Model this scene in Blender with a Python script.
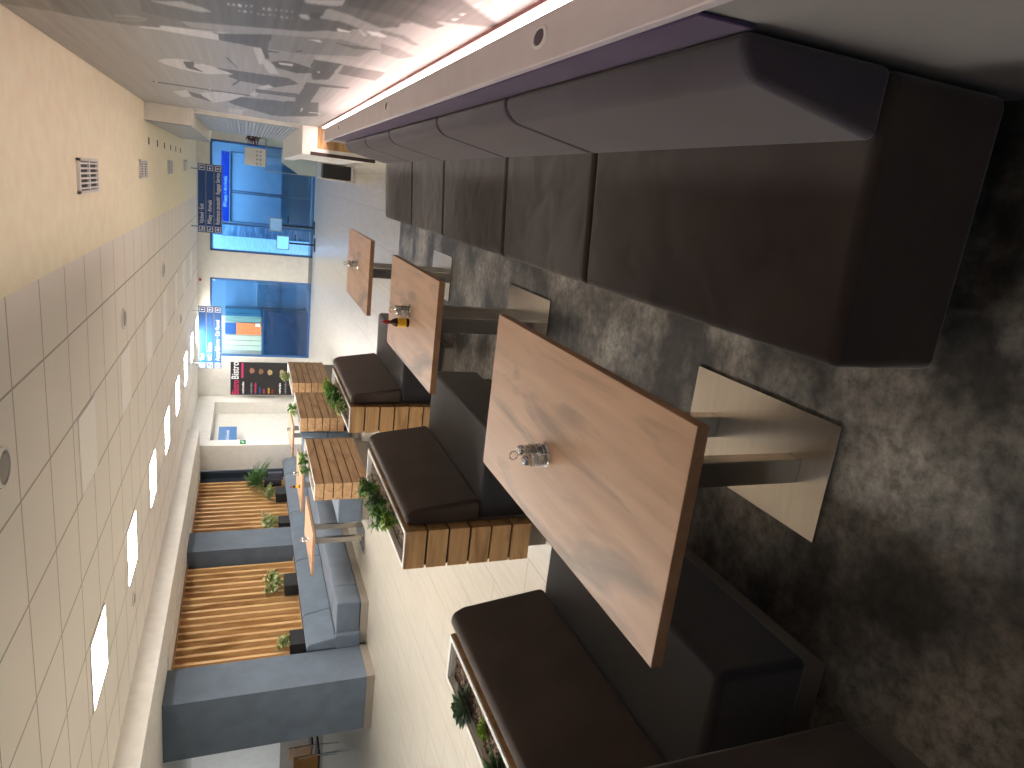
import bpy, bmesh, math, random
import numpy as np
from mathutils import Matrix, Vector
random.seed(7)
for o in list(bpy.data.objects): bpy.data.objects.remove(o)
scene = bpy.context.scene
COL = scene.collection

# ---------------------------------------------------------------- camera
cam_d = bpy.data.cameras.new('camera'); cam = bpy.data.objects.new('camera', cam_d); COL.objects.link(cam)
RX = Vector((0.11381653, -0.35118649, -0.92936206)); RY = Vector((0.95943772, 0.28170403, 0.01104976)); RZ = Vector((-0.25792451, 0.89292267, -0.36900414))
M = Matrix.Identity(4)
for r in range(3):
    M[r][0] = RX[r]; M[r][1] = RY[r]; M[r][2] = -RZ[r]; M[r][3] = (0, 0, 1.65)[r]
cam.matrix_world = M
cam_d.sensor_width = 36; cam_d.lens = 678.9 / 1024 * 36; cam_d.clip_start = 0.05; cam_d.clip_end = 100
scene.camera = cam
# ---------------------------------------------------------------- world, exposure
w = bpy.data.worlds.new('world'); scene.world = w; w.use_nodes = True
w.node_tree.nodes['Background'].inputs[0].default_value = (0.75, 0.85, 1, 1)
w.node_tree.nodes['Background'].inputs[1].default_value = WORLD = 0.06
scene.view_settings.view_transform = 'Standard'; scene.view_settings.look = 'None'
scene.view_settings.exposure = 1.52; scene.view_settings.gamma = 1; scene.view_settings.use_curve_mapping = False
PANEL = 21.0      # emission of the ceiling panels
LED = 15.0        # emission of the light strip under the mural
def area(name, loc, rot, sx, sy, power, color):
    d = bpy.data.lights.new(name, 'AREA'); d.shape = 'RECTANGLE'; d.size = sx; d.size_y = sy; d.energy = power; d.color = color
    o = bpy.data.objects.new(name, d); o.location = loc; o.rotation_euler = rot; COL.objects.link(o); return o
# added unseen fill lights: gap left of the near pillar, rooms behind the glass
area('gap_fill', (-12.6, 10.2, 1.6), (0, math.radians(-90), 0), 1.6, 2.5, 9, (0.9, 0.95, 1.0))
area('arrivals_room_fill', (-0.7, 19.05, 2.74), (0, 0, 0), 2.4, .7, 30, (0.85, 0.95, 1.0))
area('office_fill', (-3.7, 19.0, 2.74), (0, 0, 0), 2.2, .7, 22, (0.95, 1.0, 1.0))
area('arrivals_hall_fill', (-0.7, 21.6, 2.74), (0, 0, 0), 2.4, 1.5, 35, (0.85, 0.95, 1.0))

# ---------------------------------------------------------------- helpers
def lin(h):
    h = h.lstrip('#'); c = [int(h[i:i+2], 16) / 255 for i in (0, 2, 4)]
    return tuple((x / 12.92 if x <= .04045 else ((x + .055) / 1.055) ** 2.4) for x in c) + (1,)
def mat(name, col, rough=.6, metal=0, var=None, vscale=8, stretch=(1, 1, 1), detail=4, bump=0, bscale=60, sheen=0, emis=0, trans=0, spec=.5, coords='Object', lo=.35, hi=.7):
    m = bpy.data.materials.new(name); m.use_nodes = True; n = m.node_tree.nodes; l = m.node_tree.links; b = n['Principled BSDF']
    c = lin(col) if isinstance(col, str) else col
    b.inputs['Base Color'].default_value = c; b.inputs['Roughness'].default_value = rough; b.inputs['Metallic'].default_value = metal
    b.inputs['Specular IOR Level'].default_value = spec
    if sheen: b.inputs['Sheen Weight'].default_value = sheen; b.inputs['Sheen Roughness'].default_value = .45
    if trans: b.inputs['Transmission Weight'].default_value = trans
    if emis: b.inputs['Emission Color'].default_value = c; b.inputs['Emission Strength'].default_value = emis
    tc = n.new('ShaderNodeTexCoord'); mp = n.new('ShaderNodeMapping'); mp.inputs['Scale'].default_value = stretch; l.new(tc.outputs[coords], mp.inputs[0])
    nz = n.new('ShaderNodeTexNoise'); nz.inputs['Scale'].default_value = vscale; nz.inputs['Detail'].default_value = detail; l.new(mp.outputs[0], nz.inputs[0])
    rp = n.new('ShaderNodeValToRGB'); rp.color_ramp.elements[0].position = lo; rp.color_ramp.elements[1].position = hi
    rp.color_ramp.elements[0].color = c; rp.color_ramp.elements[1].color = lin(var) if isinstance(var, str) else (var or tuple(min(1, x * 1.08) for x in c[:3]) + (1,))
    l.new(nz.outputs[0], rp.inputs[0]); l.new(rp.outputs[0], b.inputs['Base Color'])
    if bump:
        nb = n.new('ShaderNodeTexNoise'); nb.inputs['Scale'].default_value = bscale; nb.inputs['Detail'].default_value = 5; l.new(tc.outputs[coords], nb.inputs[0])
        bp = n.new('ShaderNodeBump'); bp.inputs['Strength'].default_value = bump; bp.inputs['Distance'].default_value = .01; l.new(nb.outputs[0], bp.inputs['Height']); l.new(bp.outputs[0], b.inputs['Normal'])
    return m
def nodes(m): return m.node_tree.nodes, m.node_tree.links, m.node_tree.nodes['Principled BSDF']

class MB:
    def __init__(s): s.v = []; s.f = []
    def add(s, vs, fs):
        k = len(s.v); s.v += [tuple(p) for p in vs]; s.f += [tuple(i + k for i in f) for f in fs]; return s
    def box(s, x0, x1, y0, y1, z0, z1):
        return s.add([(x0, y0, z0), (x1, y0, z0), (x1, y1, z0), (x0, y1, z0), (x0, y0, z1), (x1, y0, z1), (x1, y1, z1), (x0, y1, z1)],
                     [(0, 3, 2, 1), (4, 5, 6, 7), (0, 1, 5, 4), (1, 2, 6, 5), (2, 3, 7, 6), (3, 0, 4, 7)])
    def prism(s, prof, y0, y1, axis='y'):     # profile polygon swept along an axis
        k = len(prof)
        def P(a, b, t): return {'y': (a, t, b), 'x': (t, a, b), 'z': (a, b, t)}[axis]
        vs = [P(a, b, y0) for a, b in prof] + [P(a, b, y1) for a, b in prof]
        fs = [tuple(range(k - 1, -1, -1)), tuple(range(k, 2 * k))] + [(i, (i + 1) % k, k + (i + 1) % k, k + i) for i in range(k)]
        return s.add(vs, fs)
    def tube(s, pts, r, n=8, cap=True):
        pts = [Vector(p) for p in pts]; rings = []; k0 = len(s.v)
        rr = r if isinstance(r, (list, tuple)) else [r] * len(pts)
        for i, p in enumerate(pts):
            d = (pts[min(i + 1, len(pts) - 1)] - pts[max(i - 1, 0)]).normalized()
            a = d.cross(Vector((0, 0, 1)) if abs(d.z) < .9 else Vector((1, 0, 0))).normalized(); b = d.cross(a)
            for j in range(n):
                t = 2 * math.pi * j / n; s.v.append(tuple(p + (a * math.cos(t) + b * math.sin(t)) * rr[i]))
        for i in range(len(pts) - 1):
            for j in range(n): s.f.append((k0 + i * n + j, k0 + i * n + (j + 1) % n, k0 + (i + 1) * n + (j + 1) % n, k0 + (i + 1) * n + j))
        if cap: s.f.append(tuple(k0 + j for j in range(n - 1, -1, -1))); s.f.append(tuple(k0 + (len(pts) - 1) * n + j for j in range(n)))
        return s
    def lathe(s, prof, cx=0, cy=0, n=16):     # prof of (radius, z)
        k0 = len(s.v)
        for r, z in prof:
            for j in range(n): t = 2 * math.pi * j / n; s.v.append((cx + r * math.cos(t), cy + r * math.sin(t), z))
        for i in range(len(prof) - 1):
            for j in range(n): s.f.append((k0 + i * n + j, k0 + i * n + (j + 1) % n, k0 + (i + 1) * n + (j + 1) % n, k0 + (i + 1) * n + j))
        s.f.append(tuple(k0 + j for j in range(n - 1, -1, -1))); s.f.append(tuple(k0 + (len(prof) - 1) * n + j for j in range(n)))
        return s
    def leaf(s, base, d, up, L, W, bend=.3):
        base, d, up = Vector(base), Vector(d).normalized(), Vector(up)
        side = d.cross(up).normalized() if d.cross(up).length > 1e-3 else Vector((1, 0, 0)); nn = side.cross(d).normalized()
        p = lambda t, wd, h=0: base + d * L * t - Vector((0, 0, 1)) * bend * L * t * t + side * wd + nn * h
        th = W * .12
        vs = [p(0, 0), p(.35, W * .5, th), p(.35, 0, -th), p(.35, -W * .5, th), p(.75, W * .36, th), p(.75, 0, -th), p(.75, -W * .36, th), p(1, 0)]
        return s.add(vs, [(0, 2, 1), (0, 3, 2), (1, 2, 5, 4), (2, 3, 6, 5), (4, 5, 7), (5, 6, 7)])
    def build(s, name, m, parent=None, origin=(0, 0, 0), bevel=0, seg=2, smooth=False, weld=False):
        me = bpy.data.meshes.new(name); ox, oy, oz = origin
        me.from_pydata([(x - ox, y - oy, z - oz) for x, y, z in s.v], [], s.f); me.materials.append(m)
        bm = bmesh.new(); bm.from_mesh(me)
        if weld: bmesh.ops.remove_doubles(bm, verts=bm.verts, dist=1e-5)
        bmesh.ops.recalc_face_normals(bm, faces=bm.faces); bm.to_mesh(me); bm.free()
        o = bpy.data.objects.new(name, me); COL.objects.link(o)
        if parent is not None: o.parent = parent; o.matrix_parent_inverse = Matrix.Identity(4)
        else: o.location = origin
        if bevel:
            b = o.modifiers.new('bevel', 'BEVEL'); b.width = bevel; b.segments = seg; b.limit_method = 'ANGLE'; b.angle_limit = math.radians(40); b.harden_normals = True; smooth = True
        if smooth: me.polygons.foreach_set('use_smooth', [True] * len(me.polygons))
        return o
def thing(name, loc, label, cat, group=None):
    o = bpy.data.objects.new(name, None); COL.objects.link(o); o.location = loc; o.empty_display_size = .1
    return tag(o, label, cat, group)
def tag(o, label, cat, group=None, kind=None):
    o['label'] = label; o['category'] = cat
    if group: o['group'] = group
    if kind: o['kind'] = kind
    return o
def struct(name, mb, m, **k):
    o = mb.build(name, m, **k); o['kind'] = 'structure'; return o
def copy_tree(o, parent=None):
    c = o.copy(); COL.objects.link(c)
    if parent is not None: c.parent = parent; c.matrix_parent_inverse = o.matrix_parent_inverse.copy()
    for ch in list(o.children): copy_tree(ch, c)
    return c
def text(name, s, size, m, parent, origin, loc, face='-y', ext=.001, bold=0, align='LEFT', width=None):
    cu = bpy.data.curves.new(name, 'FONT'); cu.body = s; cu.size = size; cu.extrude = ext; cu.offset = bold; cu.align_x = align; cu.align_y = 'CENTER'
    t = bpy.data.objects.new(name, cu); COL.objects.link(t); bpy.context.view_layer.update()
    me = bpy.data.meshes.new_from_object(t.evaluated_get(bpy.context.evaluated_depsgraph_get())); bpy.data.objects.remove(t)
    R = {'-y': Matrix.Rotation(math.pi / 2, 4, 'X'), '+x': Matrix.Rotation(math.pi / 2, 4, 'Z') @ Matrix.Rotation(math.pi / 2, 4, 'X')}[face]
    if width:
        xs = [v.co.x for v in me.vertices]; ww = max(xs) - min(xs); me.transform(Matrix.Scale(width / ww, 4, (1, 0, 0)))
    me.transform(R); me.transform(Matrix.Translation(Vector(loc) - Vector(origin))); me.materials.clear(); me.materials.append(m)
    o = bpy.data.objects.new(name, me); COL.objects.link(o); o.parent = parent; return o
MURAL = [(0.36,[(4.01,2.79),(3.91,2.63),(3.76,2.45),(4.1,2.5),(4.14,2.68),(4.09,2.82)]),
(0.3,[(3.77,2.45),(3.25,1.92),(3.97,1.98),(4.1,2.18),(4.13,2.39),(4.11,2.5)]),
(0.2,[(3.29,2.04),(2.72,1.44),(2.7,1.12),(2.96,1.09),(3.44,1.43),(3.59,1.7),(3.73,1.93),(3.68,2.08)]),
(0.28,[(3.68,2.08),(3.73,1.93),(3.62,1.77),(3.88,1.78),(3.87,1.86),(3.96,2.03),(4.05,2.13)]),
(0.55,[(3.41,2.02),(3.29,1.89),(3.33,1.82),(3.38,1.78),(3.43,1.83),(3.42,1.94)]),
(0.42,[(3.87,2.21),(3.8,2.1),(3.83,2.07),(3.9,2.09),(4.03,2.23)]),
(0.26,[(3.93,2.21),(3.85,2.1),(3.88,2.1),(3.98,2.22)]),
(0.48,[(3.73,1.93),(3.59,1.7),(3.42,1.43),(3.32,1.29),(3.41,1.28),(3.53,1.43),(3.79,1.73),(3.85,1.89)]),
(0.78,[(4.07,2.13),(4.01,2.04),(3.94,2.03),(3.87,1.86),(3.89,1.78),(4.07,1.78),(4.08,1.93),(4.08,2.04),(4.11,2.14)]),
(0.7,[(3.87,1.87),(3.8,1.72),(3.83,1.74),(3.91,1.87)]),
(0.17,[(3.88,1.78),(3.63,1.54),(4.07,1.55),(4.06,1.78)]),
(0.36,[(3.63,1.54),(3.43,1.25),(3.5,1.09),(3.78,1.12),(4.03,1.39),(4.06,1.55)]),
(0.46,[(4.1,1.54),(3.99,1.29),(4.35,1.3),(4.46,1.55)]),
(0.12,[(4.1,1.55),(4.09,1.49),(4.13,1.5),(4.15,1.55)]),
(0.15,[(4.07,1.58),(4.07,1.55),(4.38,1.53),(4.41,1.55)]),
(0.68,[(4.08,1.62),(4.07,1.58),(4.43,1.55),(4.56,1.51),(4.97,1.45),(5.01,1.51),(4.63,1.56),(4.67,1.58)]),
(0.16,[(4.49,1.52),(4.36,1.45),(4.37,1.39),(4.5,1.26),(4.61,1.24),(4.78,1.36),(4.69,1.48)]),
(0.72,[(4.46,1.48),(4.42,1.4),(4.52,1.4),(4.53,1.47)]),
(0.72,[(5.29,2.18),(5.13,2.12),(5.03,2.02),(5.08,1.92),(5.14,1.84),(5.34,1.73),(5.6,1.9),(5.6,2.0),(5.54,2.08),(5.42,2.16)]),
(0.14,[(5.13,2.02),(5.05,1.95),(5.31,1.97),(5.53,1.92),(5.44,2.02)]),
(0.5,[(5.07,1.96),(5.1,1.91),(5.16,1.95)]),
(0.19,[(5.18,1.84),(5.14,1.73),(5.11,1.53),(5.07,1.39),(5.29,1.31),(5.74,1.45),(5.69,1.68),(5.53,1.77),(5.34,1.73)]),
(0.1,[(4.64,1.76),(4.63,1.75),(4.99,1.7),(4.97,1.71)]),
(0.1,[(5.65,1.7),(5.68,1.69),(6.08,1.74),(6.02,1.75)]),
(0.66,[(6.58,1.62),(6.68,1.58),(6.11,1.54),(5.72,1.46),(5.62,1.5),(5.89,1.56)]),
(0.18,[(6.11,1.52),(5.9,1.29),(6.02,1.25),(6.22,1.32),(6.22,1.48)]),
(0.6,[(6.81,1.43),(6.78,1.28),(7.07,1.3),(6.98,1.4)]),
(0.68,[(7.4,2.27),(7.0,2.13),(7.62,2.13),(7.87,2.23)]),
(0.14,[(7.13,2.13),(7.27,2.03),(7.9,1.96),(7.59,2.12)]),
(0.68,[(7.05,2.02),(6.73,1.84),(6.67,1.64),(7.5,1.81),(7.96,1.95),(7.41,2.02)]),
(0.19,[(6.89,1.69),(6.7,1.37),(7.0,1.19),(7.73,1.02),(8.49,1.37),(7.83,1.76),(7.58,1.81)]),
(0.6,[(8.45,1.83),(8.21,1.66),(9.06,1.69),(9.15,1.85)]),
(0.13,[(6.69,2.37),(6.68,2.33),(6.62,1.62),(6.7,1.62),(6.79,2.36)]),
(0.75,[(6.65,2.34),(6.68,2.32),(6.83,2.35)]),
(0.8,[(6.59,1.94),(6.59,1.92),(6.73,1.93)]),
(0.75,[(3.15,1.76),(3.15,1.76),(3.19,1.76),(3.19,1.76)]),
(0.75,[(3.14,1.74),(3.15,1.74),(3.19,1.74),(3.19,1.74)]),
(0.75,[(3.14,1.72),(3.14,1.72),(3.18,1.71),(3.18,1.72)]),
(0.75,[(3.13,1.7),(3.13,1.7),(3.17,1.69),(3.17,1.7)]),
(0.75,[(3.12,1.68),(3.13,1.67),(3.17,1.67),(3.17,1.68)]),
(0.62,[(3.23,1.68),(3.24,1.68),(3.27,1.67),(3.27,1.68)]),
(0.75,[(3.12,1.66),(3.12,1.65),(3.16,1.65),(3.16,1.65)]),
(0.62,[(3.22,1.66),(3.23,1.65),(3.26,1.65),(3.27,1.66)]),
(0.75,[(3.11,1.64),(3.11,1.63),(3.15,1.63),(3.15,1.63)]),
(0.62,[(3.22,1.64),(3.22,1.63),(3.26,1.63),(3.26,1.63)]),
(0.75,[(3.1,1.61),(3.11,1.61),(3.15,1.61),(3.15,1.61)]),
(0.62,[(3.21,1.61),(3.22,1.61),(3.25,1.6),(3.25,1.61)]),
(0.75,[(3.1,1.59),(3.1,1.59),(3.14,1.58),(3.14,1.59)]),
(0.62,[(3.2,1.59),(3.21,1.59),(3.24,1.58),(3.25,1.59)]),
(0.75,[(3.09,1.57),(3.09,1.57),(3.13,1.56),(3.13,1.57)]),
(0.62,[(3.2,1.57),(3.2,1.56),(3.24,1.56),(3.24,1.56)]),
(0.75,[(3.08,1.55),(3.09,1.54),(3.13,1.54),(3.13,1.54)]),
(0.62,[(3.19,1.55),(3.2,1.54),(3.23,1.54),(3.23,1.54)]),
(0.75,[(3.08,1.53),(3.08,1.52),(3.12,1.52),(3.12,1.52)]),
(0.62,[(3.18,1.52),(3.19,1.52),(3.22,1.51),(3.23,1.52)]),
(0.75,[(3.07,1.51),(3.07,1.5),(3.12,1.5),(3.11,1.5)]),
(0.62,[(3.18,1.5),(3.18,1.5),(3.22,1.49),(3.22,1.5)]),
(0.75,[(3.06,1.49),(3.07,1.48),(3.11,1.48),(3.11,1.48)]),
(0.62,[(3.17,1.48),(3.18,1.48),(3.21,1.47),(3.21,1.47)]),
(0.62,[(3.09,1.46),(3.07,1.43),(3.11,1.41),(3.17,1.42),(3.15,1.45)]),
(0.13,[(3.0,1.42),(3.01,1.37),(3.11,1.37),(3.12,1.42)]),
(0.6,[(2.83,1.46),(2.71,1.33),(2.82,1.33),(2.86,1.39),(2.88,1.45)]),
(0.5,[(2.89,1.37),(2.92,1.29),(3.08,1.1),(3.19,1.01),(3.23,1.04),(3.17,1.16),(3.07,1.3),(3.09,1.38)]),
(0.24,[(2.87,1.37),(2.79,1.32),(2.78,1.12),(2.86,1.06),(2.89,1.11),(2.95,1.23),(2.9,1.32)]),
(0.15,[(2.67,1.34),(2.36,1.02),(2.63,0.76),(2.68,0.86),(2.79,1.12),(2.79,1.3)]),
(0.2,[(3.14,1.39),(3.15,1.25),(3.25,1.23),(3.35,1.42),(3.36,1.49)]),
(0.85,[(3.21,1.3),(3.22,1.24),(3.25,1.24),(3.27,1.29)]),
(0.9,[(3.12,1.23),(3.14,1.22),(3.25,1.17),(3.26,1.18)]),
(0.9,[(3.15,1.19),(3.13,1.13),(3.19,1.09),(3.22,1.15)]),
(0.85,[(3.59,1.39),(3.55,1.34),(3.6,1.32)]),
(0.18,[(3.54,1.28),(3.52,1.18),(3.49,1.03),(3.6,1.17)]),
(0.14,[(3.94,1.41),(3.91,1.39),(3.96,1.39),(3.99,1.41)]),
(0.55,[(4.0,1.32),(3.92,1.15),(4.04,0.93),(4.14,0.93),(4.11,1.16),(4.12,1.31)]),
(0.18,[(4.13,1.31),(4.11,1.16),(4.52,1.15),(4.79,1.14),(4.95,1.25),(4.36,1.31)]),
(0.24,[(4.14,1.15),(4.13,0.92),(4.52,0.92),(4.49,1.14)]),
(0.2,[(5.14,1.27),(5.02,1.0),(5.11,1.0),(5.25,1.17),(6.58,1.14),(6.72,1.26)]),
(0.75,[(4.53,1.26),(4.54,1.24),(4.62,1.24)]),
(0.5,[(4.15,1.17),(4.14,1.15),(4.87,1.14),(4.88,1.16)]),
(0.5,[(4.11,0.93),(4.11,0.91),(5.48,0.83),(5.5,0.84)]),
(0.22,[(6.03,1.58),(5.97,1.26),(6.22,1.26),(6.32,1.58)]),
(0.2,[(6.61,1.32),(6.33,1.08),(7.71,0.96),(8.47,1.3),(8.02,1.61)]),
(0.75,[(7.05,1.17),(7.07,1.15),(7.57,1.14)]),
(0.7,[(7.34,1.08),(7.27,0.97),(7.36,0.97),(7.44,1.07)]),
(0.14,[(2.67,1.22),(2.65,1.15),(2.68,1.07),(2.78,0.95),(2.87,0.97),(2.82,1.1),(2.78,1.2)]),
(0.2,[(2.56,1.18),(2.55,1.01),(2.62,0.93),(2.71,0.97),(2.66,1.08)]),
(0.85,[(2.42,0.95),(2.37,0.94),(2.37,0.93),(2.44,0.93)]),
(0.85,[(2.65,0.96),(2.64,0.94),(2.67,0.94),(2.67,0.95)]),
(0.9,[(2.56,0.96),(2.55,0.94),(2.58,0.94)]),
(0.3,[(3.08,1.14),(3.09,1.04),(3.23,0.94),(3.25,0.97),(3.16,1.05),(3.14,1.13)]),
(0.32,[(3.35,1.09),(3.39,1.0),(3.5,0.9),(3.64,0.95),(3.59,1.05)]),
(0.8,[(3.14,1.13),(3.19,1.1),(3.23,1.12)])]
# ---------------------------------------------------------------- materials
wall_m = mat('white_paint', 'E6E4DE', .75, bump=.03, bscale=200)
warm_m = mat('soffit_paint', 'FBF2D8', .8)
white_m = mat('white_laminate', 'E4E2DE', .45)
vinyl_m = mat('concrete_look_vinyl', '32302E', .42, var='9A958C', vscale=2.0, detail=12, lo=.42, hi=.66, bump=.05, bscale=40, stretch=(1, 1, 1))
n, l, b = nodes(vinyl_m)
rn = n.new('ShaderNodeTexNoise'); rn.inputs['Scale'].default_value = 22; rn.inputs['Detail'].default_value = 10; rn.inputs['Roughness'].default_value = .7
mx = n.new('ShaderNodeMix'); mx.data_type = 'RGBA'; mx.blend_type = 'OVERLAY'; mx.inputs[0].default_value = .5
old = b.inputs['Base Color'].links[0].from_socket
l.new(n['Texture Coordinate'].outputs['Object'], rn.inputs[0]); l.new(old, mx.inputs[6]); rr = n.new('ShaderNodeValToRGB'); rr.color_ramp.elements[0].position = .36; rr.color_ramp.elements[1].position = .64; l.new(rn.outputs[0], rr.inputs[0]); l.new(rr.outputs[0], mx.inputs[7]); l.new(mx.outputs[2], b.inputs['Base Color'])
def grid_mat(name, base, line, px, py, x0, y0, wd, rough, var=None, brick=False, vs=3, stretch=(1, 1, 1)):
    m = mat(name, base, rough, var=var, vscale=vs, stretch=stretch, detail=6); n, l, b = nodes(m)
    sx = n.new('ShaderNodeSeparateXYZ'); l.new(n['Texture Coordinate'].outputs['Object'], sx.inputs[0])
    def mth(op, a, bb=None):
        q = n.new('ShaderNodeMath'); q.operation = op
        for i, t in enumerate((a, bb)):
            if t is None: continue
            if isinstance(t, (int, float)): q.inputs[i].default_value = t
            else: l.new(t, q.inputs[i])
        return q.outputs[0]
    u = mth('DIVIDE', mth('SUBTRACT', sx.outputs[0], x0), px); v = mth('DIVIDE', mth('SUBTRACT', sx.outputs[1], y0), py)
    if brick: v = mth('ADD', v, mth('MULTIPLY', mth('FLOOR', u), .37))
    mu = mth('LESS_THAN', mth('ABSOLUTE', mth('SUBTRACT', mth('FRACT', mth('ADD', u, .5)), .5)), wd / px / 2)
    mv = mth('LESS_THAN', mth('ABSOLUTE', mth('SUBTRACT', mth('FRACT', mth('ADD', v, .5)), .5)), wd / py / 2)
    k = mth('MAXIMUM', mu, mv); mx = n.new('ShaderNodeMix'); mx.data_type = 'RGBA'; l.new(k, mx.inputs[0])
    l.new(b.inputs['Base Color'].links[0].from_socket, mx.inputs[6]); mx.inputs[7].default_value = lin(line); l.new(mx.outputs[2], b.inputs['Base Color'])
    return m
tile_m = grid_mat('ceiling_tiles', 'F3EEE6', 'B8B1A7', .6135, .6, -1.185, 3.3, .015, .85, var='F6F1E9', vs=.8)
floor_m = grid_mat('pale_floor_planks', 'A9A498', '7E7868', .45, 1.35, .15, .4, .006, .32, var='B5B0A4', brick=True, vs=4, stretch=(5, .5, 1))
def wood(name, a, bcol, grain='y', rough=.45, sc=1.0, dark=None):
    st = {'y': (14, 1.3, 14), 'x': (1.3, 14, 14), 'z': (14, 14, 1.3)}[grain]
    m = mat(name, a, rough, var=bcol, vscale=1.6 * sc, stretch=st, detail=8, lo=.3, hi=.72); n, l, b = nodes(m)
    n2 = n.new('ShaderNodeTexNoise'); n2.inputs['Scale'].default_value = 1.1 * sc; n2.inputs['Detail'].default_value = 6; n2.inputs['Distortion'].default_value = 1.2
    mp = n.new('ShaderNodeMapping'); mp.inputs['Scale'].default_value = {'y': (5, 1, 5), 'x': (1, 5, 5), 'z': (5, 5, 1)}[grain]; l.new(n['Texture Coordinate'].outputs['Object'], mp.inputs[0]); l.new(mp.outputs[0], n2.inputs[0])
    r = n.new('ShaderNodeValToRGB'); r.color_ramp.elements[0].position = .52; r.color_ramp.elements[1].position = .68; l.new(n2.outputs[0], r.inputs[0])
    mx = n.new('ShaderNodeMix'); mx.data_type = 'RGBA'; l.new(r.outputs[0], mx.inputs[0]); l.new(b.inputs['Base Color'].links[0].from_socket, mx.inputs[6]); mx.inputs[7].default_value = lin(dark or a); l.new(mx.outputs[2], b.inputs['Base Color'])
    return m
oak_m = wood('grey_streaked_oak', 'C09A7C', 'D4B092', 'y', .38, dark='97806C')
oak_edge_m = wood('oak_edge', 'A47A58', 'B88E6A', 'y', .5)
board_m = wood('oak_boards', 'B0885A', 'CAA370', 'x', .55, sc=1.4, dark='8E6640')
boardl_m = wood('pale_oak_boards', 'AA855F', 'C4A077', 'y', .55, sc=1.2, dark='94714F')
slat_m = wood('golden_slats', 'C9A06A', 'DDBB88', 'z', .5, sc=.8, dark='AC8450')
back_m = mat('slat_backing', '3A2416', .8); wallback_m = wood('golden_backing', '8E5C2C', 'A8743C', 'z', .6, sc=.8, dark='6E421E')
fab_br = mat('dark_brown_velour', '4A3F3A', .95, var='584C46', vscale=5, bump=.25, bscale=350, sheen=.35, spec=.15)
fab_sofa = mat('taupe_velour', '3E3633', .95, var='48403C', vscale=3.5, bump=.3, bscale=300, sheen=.5, spec=.15)
fab_back = mat('grey_mauve_velour', '474149', .95, var='534D57', vscale=3.5, bump=.2, bscale=300, sheen=.45, spec=.15)
fab_plum = mat('plum_fabric', '4C3B60', .95, var='564668', vscale=4, sheen=.3, spec=.15)
fab_navy = mat('slate_blue_fabric', '5C6876', .95, var='677482', vscale=4, bump=.2, bscale=300, sheen=.3, spec=.2)
fab_deep = mat('navy_panel', '28313D', .7, var='2E3947', vscale=3, spec=.3)
plinth_m = mat('taupe_plinth', '8F867B', .6); plinth_dk = mat('dark_plinth', '7D756B', .7)
steel_m = mat('brushed_steel', 'DCD5CA', .24, 1, var='D2CBC1', vscale=3, stretch=(1, 12, 1))
chrome_m = mat('chrome', 'D8D8D8', .08, 1)
black_m = mat('black_plastic', '17171A', .5); dkmetal = mat('dark_metal', '2B2C30', .4, .6)
tray_m = mat('white_tray', 'D9D8D4', .4); box_m = mat('black_planter_box', '1C1F22', .6)
gravel_m = mat('pebbles', '4A3C31', .9, var='9C8672', vscale=90, detail=2, lo=.4, hi=.6, bump=1, bscale=90)
sign_m = mat('sign_blue', '1F4F96', .35); sign2_m = mat('sign_blue_lighter', '1F5EA8', .35); txt_m = mat('sign_white', 'F2F5F8', .5)  # second sign blue is slightly lighter than the first
band_m = mat('band_blue', '0B3FA5', .4); grey_m = mat('grey_metal', '8E9296', .4, .3); shut_m = mat('shutter_metal', 'A9ADB0', .4, .4)
salt_m = mat('salt', 'EDEBE6', .9); red_m = mat('red_cap', 'B01818', .35); yel_m = mat('yellow_label', 'E8B822', .5); sauce_m = mat('dark_sauce_bottle', '3A1408', .15)
leaf1 = mat('green_leaf', '3F7A30', .5, var='7FB04C', vscale=20); leaf2 = mat('succulent_leaf', '566E58', .45, var='7E9678', vscale=20)
leaf3 = mat('variegated_leaf', '93A865', .5, var='DDE3B8', vscale=30); leaf4 = mat('lime_leaf', '6F9A2C', .5, var='B2CC55', vscale=30); leaf5 = mat('dark_grass', '2F5630', .5, var='6A9050', vscale=15)
leafr = mat('red_leaf', '4A1512', .5, var='7A2A20', vscale=15); soil_m = mat('soil', '2A1F17', .95, bump=.6, bscale=120)
def emit(name, col, s):
    m = bpy.data.materials.new(name); m.use_nodes = True; n = m.node_tree.nodes; l = m.node_tree.links; n.clear()
    e = n.new('ShaderNodeEmission'); e.inputs[0].default_value = lin(col); e.inputs[1].default_value = s; o = n.new('ShaderNodeOutputMaterial'); l.new(e.outputs[0], o.inputs[0]); return m
panel_m = emit('lit_diffuser', 'FFF8F0', PANEL); led_m = emit('led_light', 'FFE6DA', LED)
def film(name, col, gl=.12):
    m = bpy.data.materials.new(name); m.use_nodes = True; n = m.node_tree.nodes; l = m.node_tree.links; n.clear()
    t = n.new('ShaderNodeBsdfTransparent'); t.inputs[0].default_value = col; g = n.new('ShaderNodeBsdfGlossy'); g.inputs[1].default_value = .05
    x = n.new('ShaderNodeMixShader'); x.inputs[0].default_value = gl; l.new(t.outputs[0], x.inputs[1]); l.new(g.outputs[0], x.inputs[2])
    o = n.new('ShaderNodeOutputMaterial'); l.new(x.outputs[0], o.inputs[0]); return m
glass_m = film('clear_glass', (.93, .95, .95, 1), .22)
blue_glass = film('blue_tinted_glass', (.36, .57, .80, 1), .08); clear_pane = film('clear_pane', (.9, .95, .95, 1), .06)

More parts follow.
